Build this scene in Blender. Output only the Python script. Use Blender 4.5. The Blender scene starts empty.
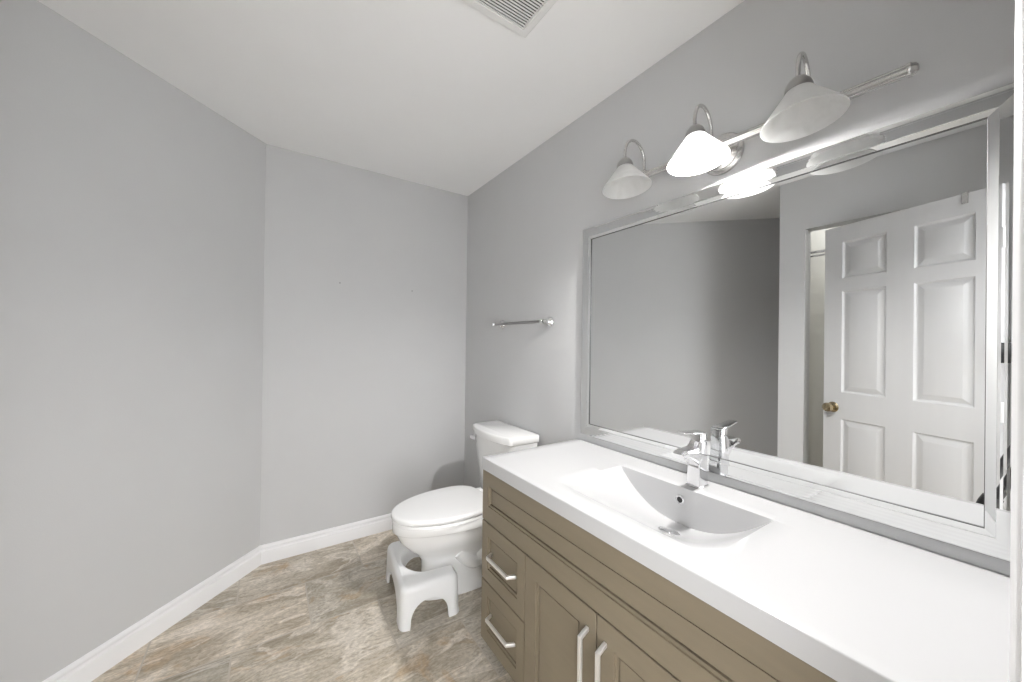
import bpy, bmesh, math, random
from mathutils import Vector, Matrix
R = math.radians
S = bpy.context.scene
COL = S.collection

# ------------------------------------------------------------------ camera
F_PX = 365.936
yaw, pit, rol = R(33.8898), R(0.1833), R(0.7428)
CAM = Vector((-1.2940, -2.5714, 1.3045))
fw = Vector((math.sin(yaw) * math.cos(pit), math.cos(yaw) * math.cos(pit), math.sin(pit)))
rt = Vector((math.cos(yaw), -math.sin(yaw), 0))
up = rt.cross(fw)
r2 = rt * math.cos(rol) + up * math.sin(rol)
u2 = -rt * math.sin(rol) + up * math.cos(rol)
cd = bpy.data.cameras.new('camera_view')
cd.sensor_width = 36.0
cd.lens = F_PX / 1024 * 36.0
cd.clip_start = 0.01
cam = bpy.data.objects.new('camera_view', cd)
COL.objects.link(cam)
M = Matrix((r2, u2, -fw)).transposed().to_4x4()
M.translation = CAM
cam.matrix_world = M
S.camera = cam

# ------------------------------------------------------------------ world, exposure
w = bpy.data.worlds.new('hall_fill_light')  # even fill light, added to enter through the hall's open end
S.world = w
w.use_nodes = True
w.node_tree.nodes['Background'].inputs[0].default_value = (0.98, 0.99, 1.0, 1)
w.node_tree.nodes['Background'].inputs[1].default_value = 7.4
S.view_settings.view_transform = 'Standard'
S.view_settings.look = 'None'
S.view_settings.gamma = 1
S.view_settings.use_curve_mapping = False
S.view_settings.exposure = 0.18
S.cycles.max_bounces = 16
S.cycles.diffuse_bounces = 10
S.cycles.glossy_bounces = 6
S.cycles.transmission_bounces = 8
S.cycles.sample_clamp_indirect = 6.0
S.cycles.caustics_reflective = False
S.cycles.caustics_refractive = False
BULB_L = 2300.0

# ------------------------------------------------------------------ helpers
def mat(name, col, rough=0.5, metal=0.0, spec=0.5, **kw):
    m = bpy.data.materials.new(name)
    m.use_nodes = True
    b = m.node_tree.nodes['Principled BSDF']
    b.inputs['Base Color'].default_value = (*col, 1)
    b.inputs['Roughness'].default_value = rough
    b.inputs['Metallic'].default_value = metal
    b.inputs['Specular IOR Level'].default_value = spec
    for k, v in kw.items():
        b.inputs[k].default_value = v
    return m

def nodes(m):
    t = m.node_tree
    return t, t.nodes, t.links, t.nodes['Principled BSDF']

def noisy(m, scale, amount, bump=0.0, bscale=None, stretch=(1, 1, 1)):
    """gentle procedural mottling and bump on a plain material"""
    t, N, L, b = nodes(m)
    c = b.inputs['Base Color'].default_value[:]
    tc = N.new('ShaderNodeTexCoord')
    mp = N.new('ShaderNodeMapping')
    mp.inputs['Scale'].default_value = stretch
    L.new(tc.outputs['Object'], mp.inputs[0])
    n = N.new('ShaderNodeTexNoise')
    n.inputs['Scale'].default_value = scale
    n.inputs['Detail'].default_value = 5
    L.new(mp.outputs[0], n.inputs['Vector'])
    r = N.new('ShaderNodeValToRGB')
    r.color_ramp.elements[0].position = 0.3
    r.color_ramp.elements[1].position = 0.7
    r.color_ramp.elements[0].color = (*[x * (1 - amount) for x in c[:3]], 1)
    r.color_ramp.elements[1].color = (*[min(1, x * (1 + amount)) for x in c[:3]], 1)
    L.new(n.outputs['Fac'], r.inputs[0])
    L.new(r.outputs[0], b.inputs['Base Color'])
    if bump:
        n2 = N.new('ShaderNodeTexNoise')
        n2.inputs['Scale'].default_value = bscale or scale * 8
        n2.inputs['Detail'].default_value = 3
        L.new(mp.outputs[0], n2.inputs['Vector'])
        bp = N.new('ShaderNodeBump')
        bp.inputs['Strength'].default_value = bump
        bp.inputs['Distance'].default_value = 0.002
        L.new(n2.outputs['Fac'], bp.inputs['Height'])
        L.new(bp.outputs[0], b.inputs['Normal'])
    return m

def wloc(o):
    v = Vector((0, 0, 0))
    while o is not None:
        v += o.location
        o = o.parent
    return v

def obj(name, bm, m, parent=None, sharp=35, smooth=True, loc=None):
    """link bm (in world coordinates) as one mesh object"""
    bmesh.ops.recalc_face_normals(bm, faces=bm.faces)
    base = wloc(parent) if parent else (Vector(loc) if loc is not None else Vector((0, 0, 0)))
    if base.length:
        bmesh.ops.translate(bm, verts=bm.verts, vec=-base)
    if smooth:
        for f in bm.faces:
            f.smooth = True
        for e in bm.edges:
            if len(e.link_faces) == 2 and e.calc_face_angle(0) > R(sharp):
                e.smooth = False
    me = bpy.data.meshes.new(name)
    bm.to_mesh(me)
    bm.free()
    o = bpy.data.objects.new(name, me)
    COL.objects.link(o)
    for x in (m if isinstance(m, (list, tuple)) else [m]):
        me.materials.append(x)
    if parent:
        o.parent = parent
    elif loc is not None:
        o.location = loc
    return o

def thing(name, label, cat, loc=(0, 0, 0), group=None):
    o = bpy.data.objects.new(name, None)
    o.empty_display_size = 0.05
    COL.objects.link(o)
    o.location = loc
    return tag(o, label, cat, group)

def tag(o, label, cat, group=None):
    o['label'] = label
    o['category'] = cat
    if group:
        o['group'] = group
    return o

def struct(name, bm, m, parent=None, **kw):
    o = obj(name, bm, m, parent, **kw)
    if not parent:
        o['kind'] = 'structure'
    return o

def box(bm, lo, hi, bev=0.0, seg=2):
    lo, hi = Vector(lo), Vector(hi)
    r = bmesh.ops.create_cube(bm, size=1.0)
    vs = r['verts']
    for v in vs:
        v.co = Vector(((lo[i] + hi[i]) / 2 + v.co[i] * (hi[i] - lo[i]) for i in range(3)))
    if bev:
        es = list({e for v in vs for e in v.link_edges})
        bmesh.ops.bevel(bm, geom=es, offset=bev, segments=seg, profile=0.5, affect='EDGES')
    return bm

def B(lo, hi, bev=0.0, seg=2):
    lo2 = [min(a, b) for a, b in zip(lo, hi)]
    hi2 = [max(a, b) for a, b in zip(lo, hi)]
    return box(bmesh.new(), lo2, hi2, bev, seg)

def rings(bm, rs, cap0=True, cap1=True, closed=False):
    """skin a list of rings (equal length lists of points)"""
    vr = [[bm.verts.new(p) for p in r] for r in rs]
    n = len(vr[0])
    pairs = list(zip(vr[:-1], vr[1:]))
    if closed:
        pairs.append((vr[-1], vr[0]))
    for a, b in pairs:
        for i in range(n):
            bm.faces.new((a[i], a[(i + 1) % n], b[(i + 1) % n], b[i]))
    if not closed:
        if cap0:
            bm.faces.new(list(reversed(vr[0])))
        if cap1:
            bm.faces.new(vr[-1])
    return bm

def basis(d):
    d = Vector(d).normalized()
    a = Vector((0, 0, 1)) if abs(d.z) < 0.9 else Vector((1, 0, 0))
    u = d.cross(a).normalized()
    return d, u, u.cross(d).normalized()

def lathe(bm, prof, org, axis=(0, 0, 1), n=40, caps=True):
    """prof: list of (radius, distance along axis)"""
    d, u, v = basis(axis)
    o = Vector(org)
    rs = [[o + d * h + (u * math.cos(2 * math.pi * k / n) + v * math.sin(2 * math.pi * k / n)) * max(r, 1e-5)
           for k in range(n)] for r, h in prof]
    return rings(bm, rs, caps, caps)

def tube(bm, pts, rad, n=14):
    pts = [Vector(p) for p in pts]
    rs = []
    prev = None
    for i, p in enumerate(pts):
        t = (pts[min(i + 1, len(pts) - 1)] - pts[max(i - 1, 0)]).normalized()
        if prev is None:
            _, u, v = basis(t)
        else:
            u = (prev - t * prev.dot(t)).normalized()
            v = t.cross(u)
        prev = u
        v = t.cross(u)
        rr = rad[i] if isinstance(rad, (list, tuple)) else rad
        rs.append([p + (u * math.cos(2 * math.pi * k / n) + v * math.sin(2 * math.pi * k / n)) * rr for k in range(n)])
    return rings(bm, rs)

def prism(bm, poly, vec):
    """extrude a planar polygon (3d points) along vec"""
    vec = Vector(vec)
    a = [bm.verts.new(p) for p in poly]
    b = [bm.verts.new(Vector(p) + vec) for p in poly]
    n = len(a)
    for i in range(n):
        bm.faces.new((a[i], a[(i + 1) % n], b[(i + 1) % n], b[i]))
    bm.faces.new(list(reversed(a)))
    bm.faces.new(b)
    return bm

def bevel_all(bm, off, seg=2, ang=30):
    bm.normal_update()
    es = [e for e in bm.edges if len(e.link_faces) == 2 and e.calc_face_angle(0) > R(ang)]
    bmesh.ops.bevel(bm, geom=es, offset=off, segments=seg, profile=0.5, affect='EDGES')
    return bm

# ------------------------------------------------------------------ materials
PAINT = noisy(mat('wall_paint', (0.575, 0.577, 0.582), 0.55, spec=0.3), 3.0, 0.012, 0.12, 260)
CEIL = noisy(mat('ceiling_paint', (0.91, 0.91, 0.91), 0.7, spec=0.2), 3.0, 0.01, 0.15, 200)
TRIM = noisy(mat('white_trim_paint', (0.82, 0.82, 0.83), 0.35), 5.0, 0.01)
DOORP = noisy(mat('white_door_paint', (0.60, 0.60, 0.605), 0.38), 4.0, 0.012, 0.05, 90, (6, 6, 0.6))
SHOWERW = noisy(mat('shower_wall_acrylic', (0.80, 0.79, 0.75), 0.25), 4.0, 0.015)
PORC = noisy(mat('porcelain', (0.86, 0.86, 0.855), 0.08, **{'Coat Weight': 0.3}), 6.0, 0.005)
SEATP = noisy(mat('seat_plastic', (0.86, 0.86, 0.86), 0.22), 6.0, 0.005)
STOOLP = noisy(mat('stool_plastic', (0.84, 0.845, 0.85), 0.35), 6.0, 0.008, 0.05, 300)
COUNTER = noisy(mat('cultured_marble', (0.55, 0.55, 0.555), 0.16), 6.0, 0.004)
CAB = noisy(mat('taupe_cabinet_paint', (0.218, 0.181, 0.128), 0.42), 9.0, 0.03, 0.06, 120, (1, 1, 6))
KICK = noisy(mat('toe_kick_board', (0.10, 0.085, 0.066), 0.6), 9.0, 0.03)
CHROME = noisy(mat('chrome', (0.86, 0.86, 0.87), 0.06, 1.0), 8.0, 0.01)
NICKEL = noisy(mat('brushed_nickel', (0.62, 0.61, 0.60), 0.26, 1.0), 30.0, 0.04, 0.03, 300, (1, 8, 8))
HOLDER = noisy(mat('aged_nickel', (0.42, 0.415, 0.41), 0.3, 1.0), 30.0, 0.03)
DNICKEL = noisy(mat('worn_nickel', (0.34, 0.335, 0.33), 0.3, 1.0), 30.0, 0.04)
SATIN = noisy(mat('satin_nickel_pull', (0.88, 0.87, 0.855), 0.42, 0.75), 30.0, 0.02)
BRASS = noisy(mat('antique_brass', (0.45, 0.37, 0.24), 0.2, 1.0), 12.0, 0.05)
MIRROR = noisy(mat('mirror_silver', (0.86, 0.87, 0.87), 0.0, 1.0), 2.0, 0.002)
MIRBEV = noisy(mat('mirror_bevel', (0.80, 0.81, 0.81), 0.06, 1.0), 2.0, 0.002)
BACKING = noisy(mat('mirror_edge_backing', (0.06, 0.06, 0.06), 0.4), 5.0, 0.02)
DARK = noisy(mat('painted_cavity_shade', (0.02, 0.02, 0.02), 0.6), 5.0, 0.02)  # near-black colour stands in for the shade inside openings
BLACKP = noisy(mat('black_plastic', (0.018, 0.018, 0.02), 0.4), 20.0, 0.05)
VENTP = noisy(mat('vent_plastic', (0.80, 0.80, 0.79), 0.45), 5.0, 0.01)
BULBOFF = noisy(mat('unlit_bulb_glass', (0.85, 0.85, 0.84), 0.3), 5.0, 0.01)

def shade_mat(name):
    m = bpy.data.materials.new(name)
    m.use_nodes = True
    t, N, L, b = nodes(m)
    b.inputs['Base Color'].default_value = (0.92, 0.92, 0.915, 1)
    b.inputs['Roughness'].default_value = 0.35
    tr = N.new('ShaderNodeBsdfTranslucent')
    tc = N.new('ShaderNodeTexCoord')
    n = N.new('ShaderNodeTexNoise')
    n.inputs['Scale'].default_value = 18
    n.inputs['Detail'].default_value = 4
    n.inputs['Distortion'].default_value = 1.5
    L.new(tc.outputs['Object'], n.inputs['Vector'])
    r = N.new('ShaderNodeValToRGB')
    r.color_ramp.elements[0].position = 0.35
    r.color_ramp.elements[1].position = 0.65
    r.color_ramp.elements[0].color = (0.90, 0.90, 0.89, 1)
    r.color_ramp.elements[1].color = (0.98, 0.98, 0.975, 1)
    L.new(n.outputs['Fac'], r.inputs[0])
    L.new(r.outputs[0], tr.inputs['Color'])
    mx = N.new('ShaderNodeMixShader')
    mx.inputs[0].default_value = 0.68
    L.new(b.outputs[0], mx.inputs[1])
    L.new(tr.outputs[0], mx.inputs[2])
    L.new(mx.outputs[0], N['Material Output'].inputs['Surface'])
    return m
SHADE = shade_mat('alabaster_glass')

BULBON = bpy.data.materials.new('lit_bulb')
BULBON.use_nodes = True
_t, _N, _L, _b = nodes(BULBON)
_b.inputs['Emission Color'].default_value = (1.0, 0.985, 0.965, 1)
_b.inputs['Emission Strength'].default_value = BULB_L

def floor_mat():
    m = bpy.data.materials.new('stone_tile')
    m.use_nodes = True
    t, N, L, b = nodes(m)
    tc = N.new('ShaderNodeTexCoord')
    mp = N.new('ShaderNodeMapping')
    mp.inputs['Location'].default_value = (0.52, 1.022, 0)
    L.new(tc.outputs['Object'], mp.inputs[0])
    def brick(mortar, c1, c2, cm):
        k = N.new('ShaderNodeTexBrick')
        k.offset = 0.5
        k.offset_frequency = 2
        k.inputs['Scale'].default_value = 1.0
        k.inputs['Brick Width'].default_value = 0.585
        k.inputs['Row Height'].default_value = 0.345
        k.inputs['Mortar Size'].default_value = mortar
        k.inputs['Mortar Smooth'].default_value = 0.15
        k.inputs['Bias'].default_value = 0.0
        k.inputs['Color1'].default_value = (*c1, 1)
        k.inputs['Color2'].default_value = (*c2, 1)
        k.inputs['Mortar'].default_value = (*cm, 1)
        L.new(mp.outputs[0], k.inputs['Vector'])
        return k
    ident = brick(0.0, (0, 0, 0), (1, 1, 1), (0.5, 0.5, 0.5))       # a random value per tile
    grout = brick(0.0035, (0, 0, 0), (0, 0, 0), (1, 1, 1))
    # per-tile shift of the stone pattern
    sh = N.new('ShaderNodeVectorMath'); sh.operation = 'MULTIPLY_ADD'
    sh.inputs[1].default_value = (7.3, 5.1, 3.7)
    L.new(ident.outputs['Color'], sh.inputs[0])
    L.new(tc.outputs['Object'], sh.inputs[2])
    def noise(src, sc, det, dist, stretch, rot=0.0, rough=0.6):
        a = N.new('ShaderNodeMapping')
        a.inputs['Scale'].default_value = stretch
        a.inputs['Rotation'].default_value = (0, 0, rot)
        L.new(src, a.inputs[0])
        n = N.new('ShaderNodeTexNoise')
        n.inputs['Scale'].default_value = sc
        n.inputs['Detail'].default_value = det
        n.inputs['Roughness'].default_value = rough
        n.inputs['Distortion'].default_value = dist
        L.new(a.outputs[0], n.inputs['Vector'])
        return n
    def ramp(src, stops):
        r = N.new('ShaderNodeValToRGB')
        e = r.color_ramp.elements
        e[0].position, e[0].color = stops[0][0], (*stops[0][1], 1)
        e[1].position, e[1].color = stops[-1][0], (*stops[-1][1], 1)
        for p, c in stops[1:-1]:
            x = e.new(p); x.color = (*c, 1)
        L.new(src, r.inputs[0])
        return r
    def mix(a, bb, fac, typ='MIX'):
        x = N.new('ShaderNodeMix'); x.data_type = 'RGBA'; x.blend_type = typ
        if isinstance(fac, float):
            x.inputs[0].default_value = fac
        else:
            L.new(fac, x.inputs[0])
        for s, i in ((a, 6), (bb, 7)):
            if isinstance(s, tuple):
                x.inputs[i].default_value = (*s, 1)
            else:
                L.new(s, x.inputs[i])
        return x.outputs[2]
    big = noise(sh.outputs[0], 2.6, 6, 1.2, (1.0, 2.0, 1), R(-10))
    base = ramp(big.outputs['Fac'], [(0.28, (0.33, 0.28, 0.212)), (0.42, (0.455, 0.40, 0.32)),
                                     (0.52, (0.57, 0.515, 0.43)), (0.62, (0.655, 0.595, 0.51)), (0.75, (0.80, 0.74, 0.67))])
    vein = noise(sh.outputs[0], 2.6, 8, 2.6, (1.0, 3.4, 1), R(-14), 0.58)
    vr = ramp(vein.outputs['Fac'], [(0.43, (0, 0, 0)), (0.49, (0.5, 0.5, 0.5)), (0.51, (0, 0, 0)), (0.60, (0, 0, 0)), (0.66, (0.55, 0.55, 0.55)), (0.72, (0, 0, 0))])
    c = mix(base.outputs[0], (0.27, 0.225, 0.165), vr.outputs[0])
    lv = noise(sh.outputs[0], 2.3, 7, 2.2, (1.1, 2.6, 1), R(-16), 0.58)
    lr = ramp(lv.outputs['Fac'], [(0.53, (0, 0, 0)), (0.60, (0.8, 0.8, 0.8)), (0.66, (0.1, 0.1, 0.1)), (0.72, (0.7, 0.7, 0.7))])
    c = mix(c, (0.78, 0.725, 0.65), lr.outputs[0])
    rust = noise(sh.outputs[0], 3.3, 5, 1.0, (1.4, 1.4, 1), 0.3)
    rr = ramp(rust.outputs['Fac'], [(0.58, (0, 0, 0)), (0.70, (0.6, 0.6, 0.6))])
    c = mix(c, (0.48, 0.31, 0.15), rr.outputs[0])
    speck = noise(tc.outputs['Object'], 60, 4, 0.4, (1, 1.6, 1))
    sr = ramp(speck.outputs['Fac'], [(0.35, (0.80, 0.80, 0.80)), (0.65, (1.12, 1.12, 1.12))])
    c = mix(c, sr.outputs[0], 1.0, 'MULTIPLY')
    tone = ramp(ident.outputs['Color'], [(0.0, (0.82, 0.83, 0.83)), (1.0, (1.12, 1.09, 1.06))])
    c = mix(c, tone.outputs[0], 1.0, 'MULTIPLY')
    c = mix(c, (0.50, 0.45, 0.385), grout.outputs['Color'])
    L.new(c, b.inputs['Base Color'])
    b.inputs['Roughness'].default_value = 0.42
    bp = N.new('ShaderNodeBump')
    bp.inputs['Strength'].default_value = 0.25
    bp.inputs['Distance'].default_value = 0.002
    L.new(vein.outputs['Fac'], bp.inputs['Height'])
    L.new(bp.outputs[0], b.inputs['Normal'])
    return m
FLOOR = floor_mat()

# ------------------------------------------------------------------ the room
HC = 2.44
XC = -1.3087                       # corner between the back wall and the angled wall
YN = -2.565                        # room face of the near wall (with the entrance)
WX = -1.738                        # face of the shower block
YB = -1.4735                       # end of the shower block
T = 0.10

struct('floor', B((-3.4, -4.2, -0.05), (0.1, 0.1, 0)), FLOOR)
struct('ceiling', B((-3.4, YN - 0.12, HC), (0.1, 0.1, HC + 0.06)), CEIL)
struct('wall_right', B((0, -4.2, 0), (T, 0.1, HC)), PAINT)
struct('wall_back', B((XC - 0.05, 0, 0), (0, T, HC)), PAINT)
# angled wall, running 45 degrees out of the back wall
xe = XC + YB                       # where it meets the end of the shower block
bm = bmesh.new()
n45 = Vector((-1, 1, 0)).normalized() * T
p0, p1 = Vector((XC, 0, 0)), Vector((xe - 0.1, YB - 0.1, 0))
prism(bm, [p0, p1, p1 + n45, p0 + n45], (0, 0, HC))
struct('wall_left', bm, PAINT)
struct('wall_end', B((xe - 0.05, YB - T, 0), (WX - T, YB, HC)), PAINT)
# shower block wall with its doorway
SD0, SD1, SDZ = -1.621, -2.32, 2.093
bm = bmesh.new()
box(bm, (WX - T, SD0, 0), (WX, YB, HC))
box(bm, (WX - T, YN, 0), (WX, SD1, HC))
box(bm, (WX - T, SD1, SDZ), (WX, SD0, HC))
struct('wall_shower', bm, PAINT, smooth=False)
bm = bmesh.new()
box(bm, (-2.72, YN, 0), (-2.66, YB - T, HC))
box(bm, (-2.66, YB - T - 0.012, 0), (WX - T, YB - T, HC))
box(bm, (-2.66, YN, 0), (WX - T, YN + 0.012, HC))
struct('wall_shower_lining', bm, SHOWERW, smooth=False)
# near wall with the entrance the picture is taken from
JL, JR, HD = -1.474, -0.785, 2.060
bm = bmesh.new()
box(bm, (-3.4, YN - 0.12, 0), (JL - 0.02, YN, HC))
box(bm, (JR + 0.02, YN - 0.12, 0), (0, YN, HC))
box(bm, (JL - 0.02, YN - 0.12, HD + 0.02), (JR + 0.02, YN, HC))
struct('wall_near', bm, PAINT, smooth=False)
bm = bmesh.new()                   # jamb lining
box(bm, (JL - 0.02, YN - 0.12, 0), (JL, YN, HD))
box(bm, (JR, YN - 0.12, 0), (JR + 0.02, YN, HD))
box(bm, (JL - 0.02, YN - 0.12, HD), (JR + 0.02, YN, HD + 0.02))
struct('trim_1', bm, TRIM, smooth=False)
def casing(x0, sx):
    """door casing with a rounded, stepped profile; x0 = opening edge, sx = outward direction"""
    prof = [(0.0, 0.0), (0.0, 0.008), (0.002, 0.0105), (0.006, 0.012), (0.012, 0.0125), (0.016, 0.0145), (0.022, 0.015), (0.05, 0.015),
            (0.058, 0.011), (0.063, 0.010), (0.066, 0.0)]
    bm = bmesh.new()
    prism(bm, [Vector((x0 + sx * a, YN + d, 0)) for a, d in prof], (0, 0, HD + 0.065))
    return bm
struct('trim_2', casing(JR + 0.002, 1), TRIM)
struct('trim_3', casing(JL - 0.005, -1), TRIM)
struct('trim_4', B((JL - 0.005, YN, HD + 0.005), (JR + 0.002, YN + 0.014, HD + 0.068), 0.003), TRIM)

# unseen hall behind the camera, shaped to send world fill light in level
struct('wall_hall_unseen', B((-3.45, -4.2, 0), (-3.4, YN - 0.12, HC)), PAINT)
struct('ceiling_hall_unseen', B((-3.4, -4.2, HC), (0.1, YN - 0.12, HC + 0.06)), CEIL)

def baseboard(name, a, b, nrm):
    a, b, nrm = Vector(a), Vector(b), Vector(nrm).normalized()
    prof = [(0.0, 0.0), (0.016, 0.0), (0.016, 0.068), (0.0145, 0.073), (0.0095, 0.076), (0.0080, 0.083), (0.0095, 0.088),
            (0.0105, 0.093), (0.0085, 0.101), (0.004, 0.106), (0.0, 0.107)]
    bm = bmesh.new()
    prism(bm, [a + nrm * d + Vector((0, 0, z)) for d, z in prof], b - a)
    return struct(name, bm, TRIM, sharp=20)
d45 = Vector((-1, -1, 0)).normalized()
baseboard('baseboard_back', (XC - 0.0, 0, 0), (0, 0, 0), (0, -1, 0))
baseboard('baseboard_left', Vector((XC, 0, 0)), Vector((xe, YB, 0)), (1, -1, 0))
baseboard('baseboard_right', (0, -1.245, 0), (0, -0.014, 0), (-1, 0, 0))

# ------------------------------------------------------------------ entrance door, standing open
hinge = Vector((-1.465, -2.452, 0))
free = Vector((-1.691, -1.7415, 0))
dl = (free - hinge).normalized()
DW = (free - hinge).length
dn = Vector((-dl.y, dl.x, 0))
if dn.x < 0:
    dn = -dn                       # faces the room / mirror
DT, DZ0, DZ1 = 0.035, 0.012, 2.047
def dpt(s, z, o):                  # s from the hinge along the door, o out of the room face
    return hinge + dl * s + dn * o + Vector((0, 0, z))
def panel_field(bm, rects, W, z0, z1, P, offs):
    """a slab face with raised panels: grid of quads, each panel rect replaced by nested frames"""
    ss = sorted({0, W} | {r[0] for r in rects} | {r[1] for r in rects})
    zs = sorted({z0, z1} | {r[2] for r in rects} | {r[3] for r in rects})
    cache = {}
    def V(s, z, o):
        k = (round(s, 5), round(z, 5), round(o, 5))
        if k not in cache:
            cache[k] = bm.verts.new(P(s, z, o))
        return cache[k]
    for a, b in zip(ss[:-1], ss[1:]):
        for c, d in zip(zs[:-1], zs[1:]):
            if any(r[0] <= a and b <= r[1] and r[2] <= c and d <= r[3] for r in rects):
                continue
            bm.faces.new((V(a, c, 0), V(b, c, 0), V(b, d, 0), V(a, d, 0)))
    for r in rects:
        prev = None
        for ins, o in offs:
            cur = [(r[0] + ins, r[2] + ins), (r[1] - ins, r[2] + ins), (r[1] - ins, r[3] - ins), (r[0] + ins, r[3] - ins)]
            vs = [V(s, z, o) for s, z in cur]
            if prev:
                for i in range(4):
                    bm.faces.new((prev[i], prev[(i + 1) % 4], vs[(i + 1) % 4], vs[i]))
            prev = vs
        bm.faces.new(prev)
    return V
bm = bmesh.new()
pr = []
for a, b in ((0.100, 0.317), (0.433, 0.648)):
    pr += [(a, b, 0.24, 0.860), (a, b, 1.022, 1.645), (a, b, 1.722, 1.947)]
offs = [(0.0, 0.0), (0.002, -0.003), (0.008, -0.010), (0.013, -0.011), (0.038, -0.002), (0.041, -0.001)]
V = panel_field(bm, pr, DW, DZ0, DZ1, dpt, offs)
back = [bm.verts.new(dpt(s, z, -DT)) for s, z in ((0, DZ0), (DW, DZ0), (DW, DZ1), (0, DZ1))]
bm.faces.new(list(reversed(back)))
# edge faces of the slab
zlist = sorted({DZ0, DZ1} | {r[2] for r in pr} | {r[3] for r in pr})
slist = sorted({0, DW} | {r[0] for r in pr} | {r[1] for r in pr})
bm.faces.new([V(0, z, 0) for z in zlist] + [back[3], back[0]])
bm.faces.new([V(DW, z, 0) for z in reversed(zlist)] + [back[1], back[2]])
bm.faces.new([V(s, DZ1, 0) for s in slist] + [back[2], back[3]])
bm.faces.new([V(s, DZ0, 0) for s in reversed(slist)] + [back[0], back[1]])
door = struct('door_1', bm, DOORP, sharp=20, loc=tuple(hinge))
kb = dpt(DW - 0.055, 0.927, 0)
bm = bmesh.new()
lathe(bm, [(0.0, 0.0), (0.031, 0.0), (0.032, 0.003), (0.028, 0.007), (0.013, 0.010), (0.0115, 0.028), (0.014, 0.033), (0.024, 0.037),
           (0.0275, 0.046), (0.0275, 0.054), (0.024, 0.061), (0.012, 0.065), (0.0, 0.0655)], kb, dn, 32)
k = obj('door_knob', bm, BRASS, door)
k['label'] = 'antique brass round door knob'
for hz in (0.25, 1.02, 1.80):
    bm = bmesh.new()
    tube(bm, [dpt(-0.007, hz - 0.045, 0.003), dpt(-0.007, hz + 0.045, 0.003)], 0.006, 10)
    obj('hinge', bm, TRIM, door)
# hook hanging over the top of the door
hk = thing('door_hook', 'small grey metal hook hung over the top edge of the white panelled door', 'hook', tuple(dpt(0.138, DZ1, 0)))
bm = bmesh.new()
prof = [(0.0, -0.048), (0.003, -0.048), (0.003, 0.0045), (-DT - 0.003, 0.0045), (-DT - 0.003, -0.03), (-DT - 0.0005, -0.03), (-DT - 0.0005, 0.001), (0.0005, 0.001)]
prism(bm, [dpt(0.125, DZ1 + z, o + 0.0005) for o, z in prof], dl * 0.022)
obj('hook_strap', bm, NICKEL, hk)

# ------------------------------------------------------------------ shower rod seen through the doorway
sr = thing('shower_rod', 'double chrome rod across the white shower stall behind the open door', 'rod', (-1.90, YB - T - 0.012, 1.94))
for i, (dx, dz, rr) in enumerate(((0, 0.02, 0.011), (0.03, -0.012, 0.008))):
    obj('rod', tube(bmesh.new(), [(-1.90 + dx, YB - T - 0.012, 1.94 + dz), (-1.90 + dx, YN + 0.012, 1.94 + dz)], rr), CHROME, sr)
obj('wall_flange', lathe(bmesh.new(), [(0.0, 0), (0.034, 0), (0.034, 0.006), (0.02, 0.018), (0.0, 0.018)], (-1.89, YB - T - 0.012, 1.945), (0, -1, 0)), CHROME, sr)

sl = bpy.data.lights.new('shower_fill_light', 'POINT')  # unseen fill light, added to brighten the gap beside the open door
sl.energy = 3.5
sl.shadow_soft_size = 0.08
slo = bpy.data.objects.new('shower_fill_light', sl)
slo.location = (-2.25, -1.95, 2.32)
COL.objects.link(slo)

# ------------------------------------------------------------------ vanity cabinet
CY0, CY1 = -1.2485, YN + 0.001      # left and right ends
XF = -0.5425                       # front plane
ZT = 0.7812                        # underside of the countertop
van = thing('vanity_cabinet', 'long taupe shaker vanity cabinet under the white sink counter', 'cabinet', (-0.27, -1.9, 0))
bm = bmesh.new()
x0, x1, zt = XF + 0.0205, -0.002, ZT - 0.0005
box(bm, (x0, CY1, 0.085), (x1, CY0, 0.103))                 # bottom
box(bm, (x0, CY0 - 0.018, 0.103), (x1, CY0, zt))            # ends
box(bm, (x0, CY1, 0.103), (x1, CY1 + 0.018, zt))
box(bm, (x1 - 0.008, CY1 + 0.018, 0.103), (x1, CY0 - 0.018, zt))   # back
box(bm, (x0, CY1 + 0.018, 0.103), (x0 + 0.018, CY0 - 0.018, zt))   # face frame
obj('carcass', bm, CAB, van, smooth=False)
obj('toe_kick', B((-0.462, CY1, 0.0), (-0.006, CY0 - 0.006, 0.0845)), KICK, van, smooth=False)

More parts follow.
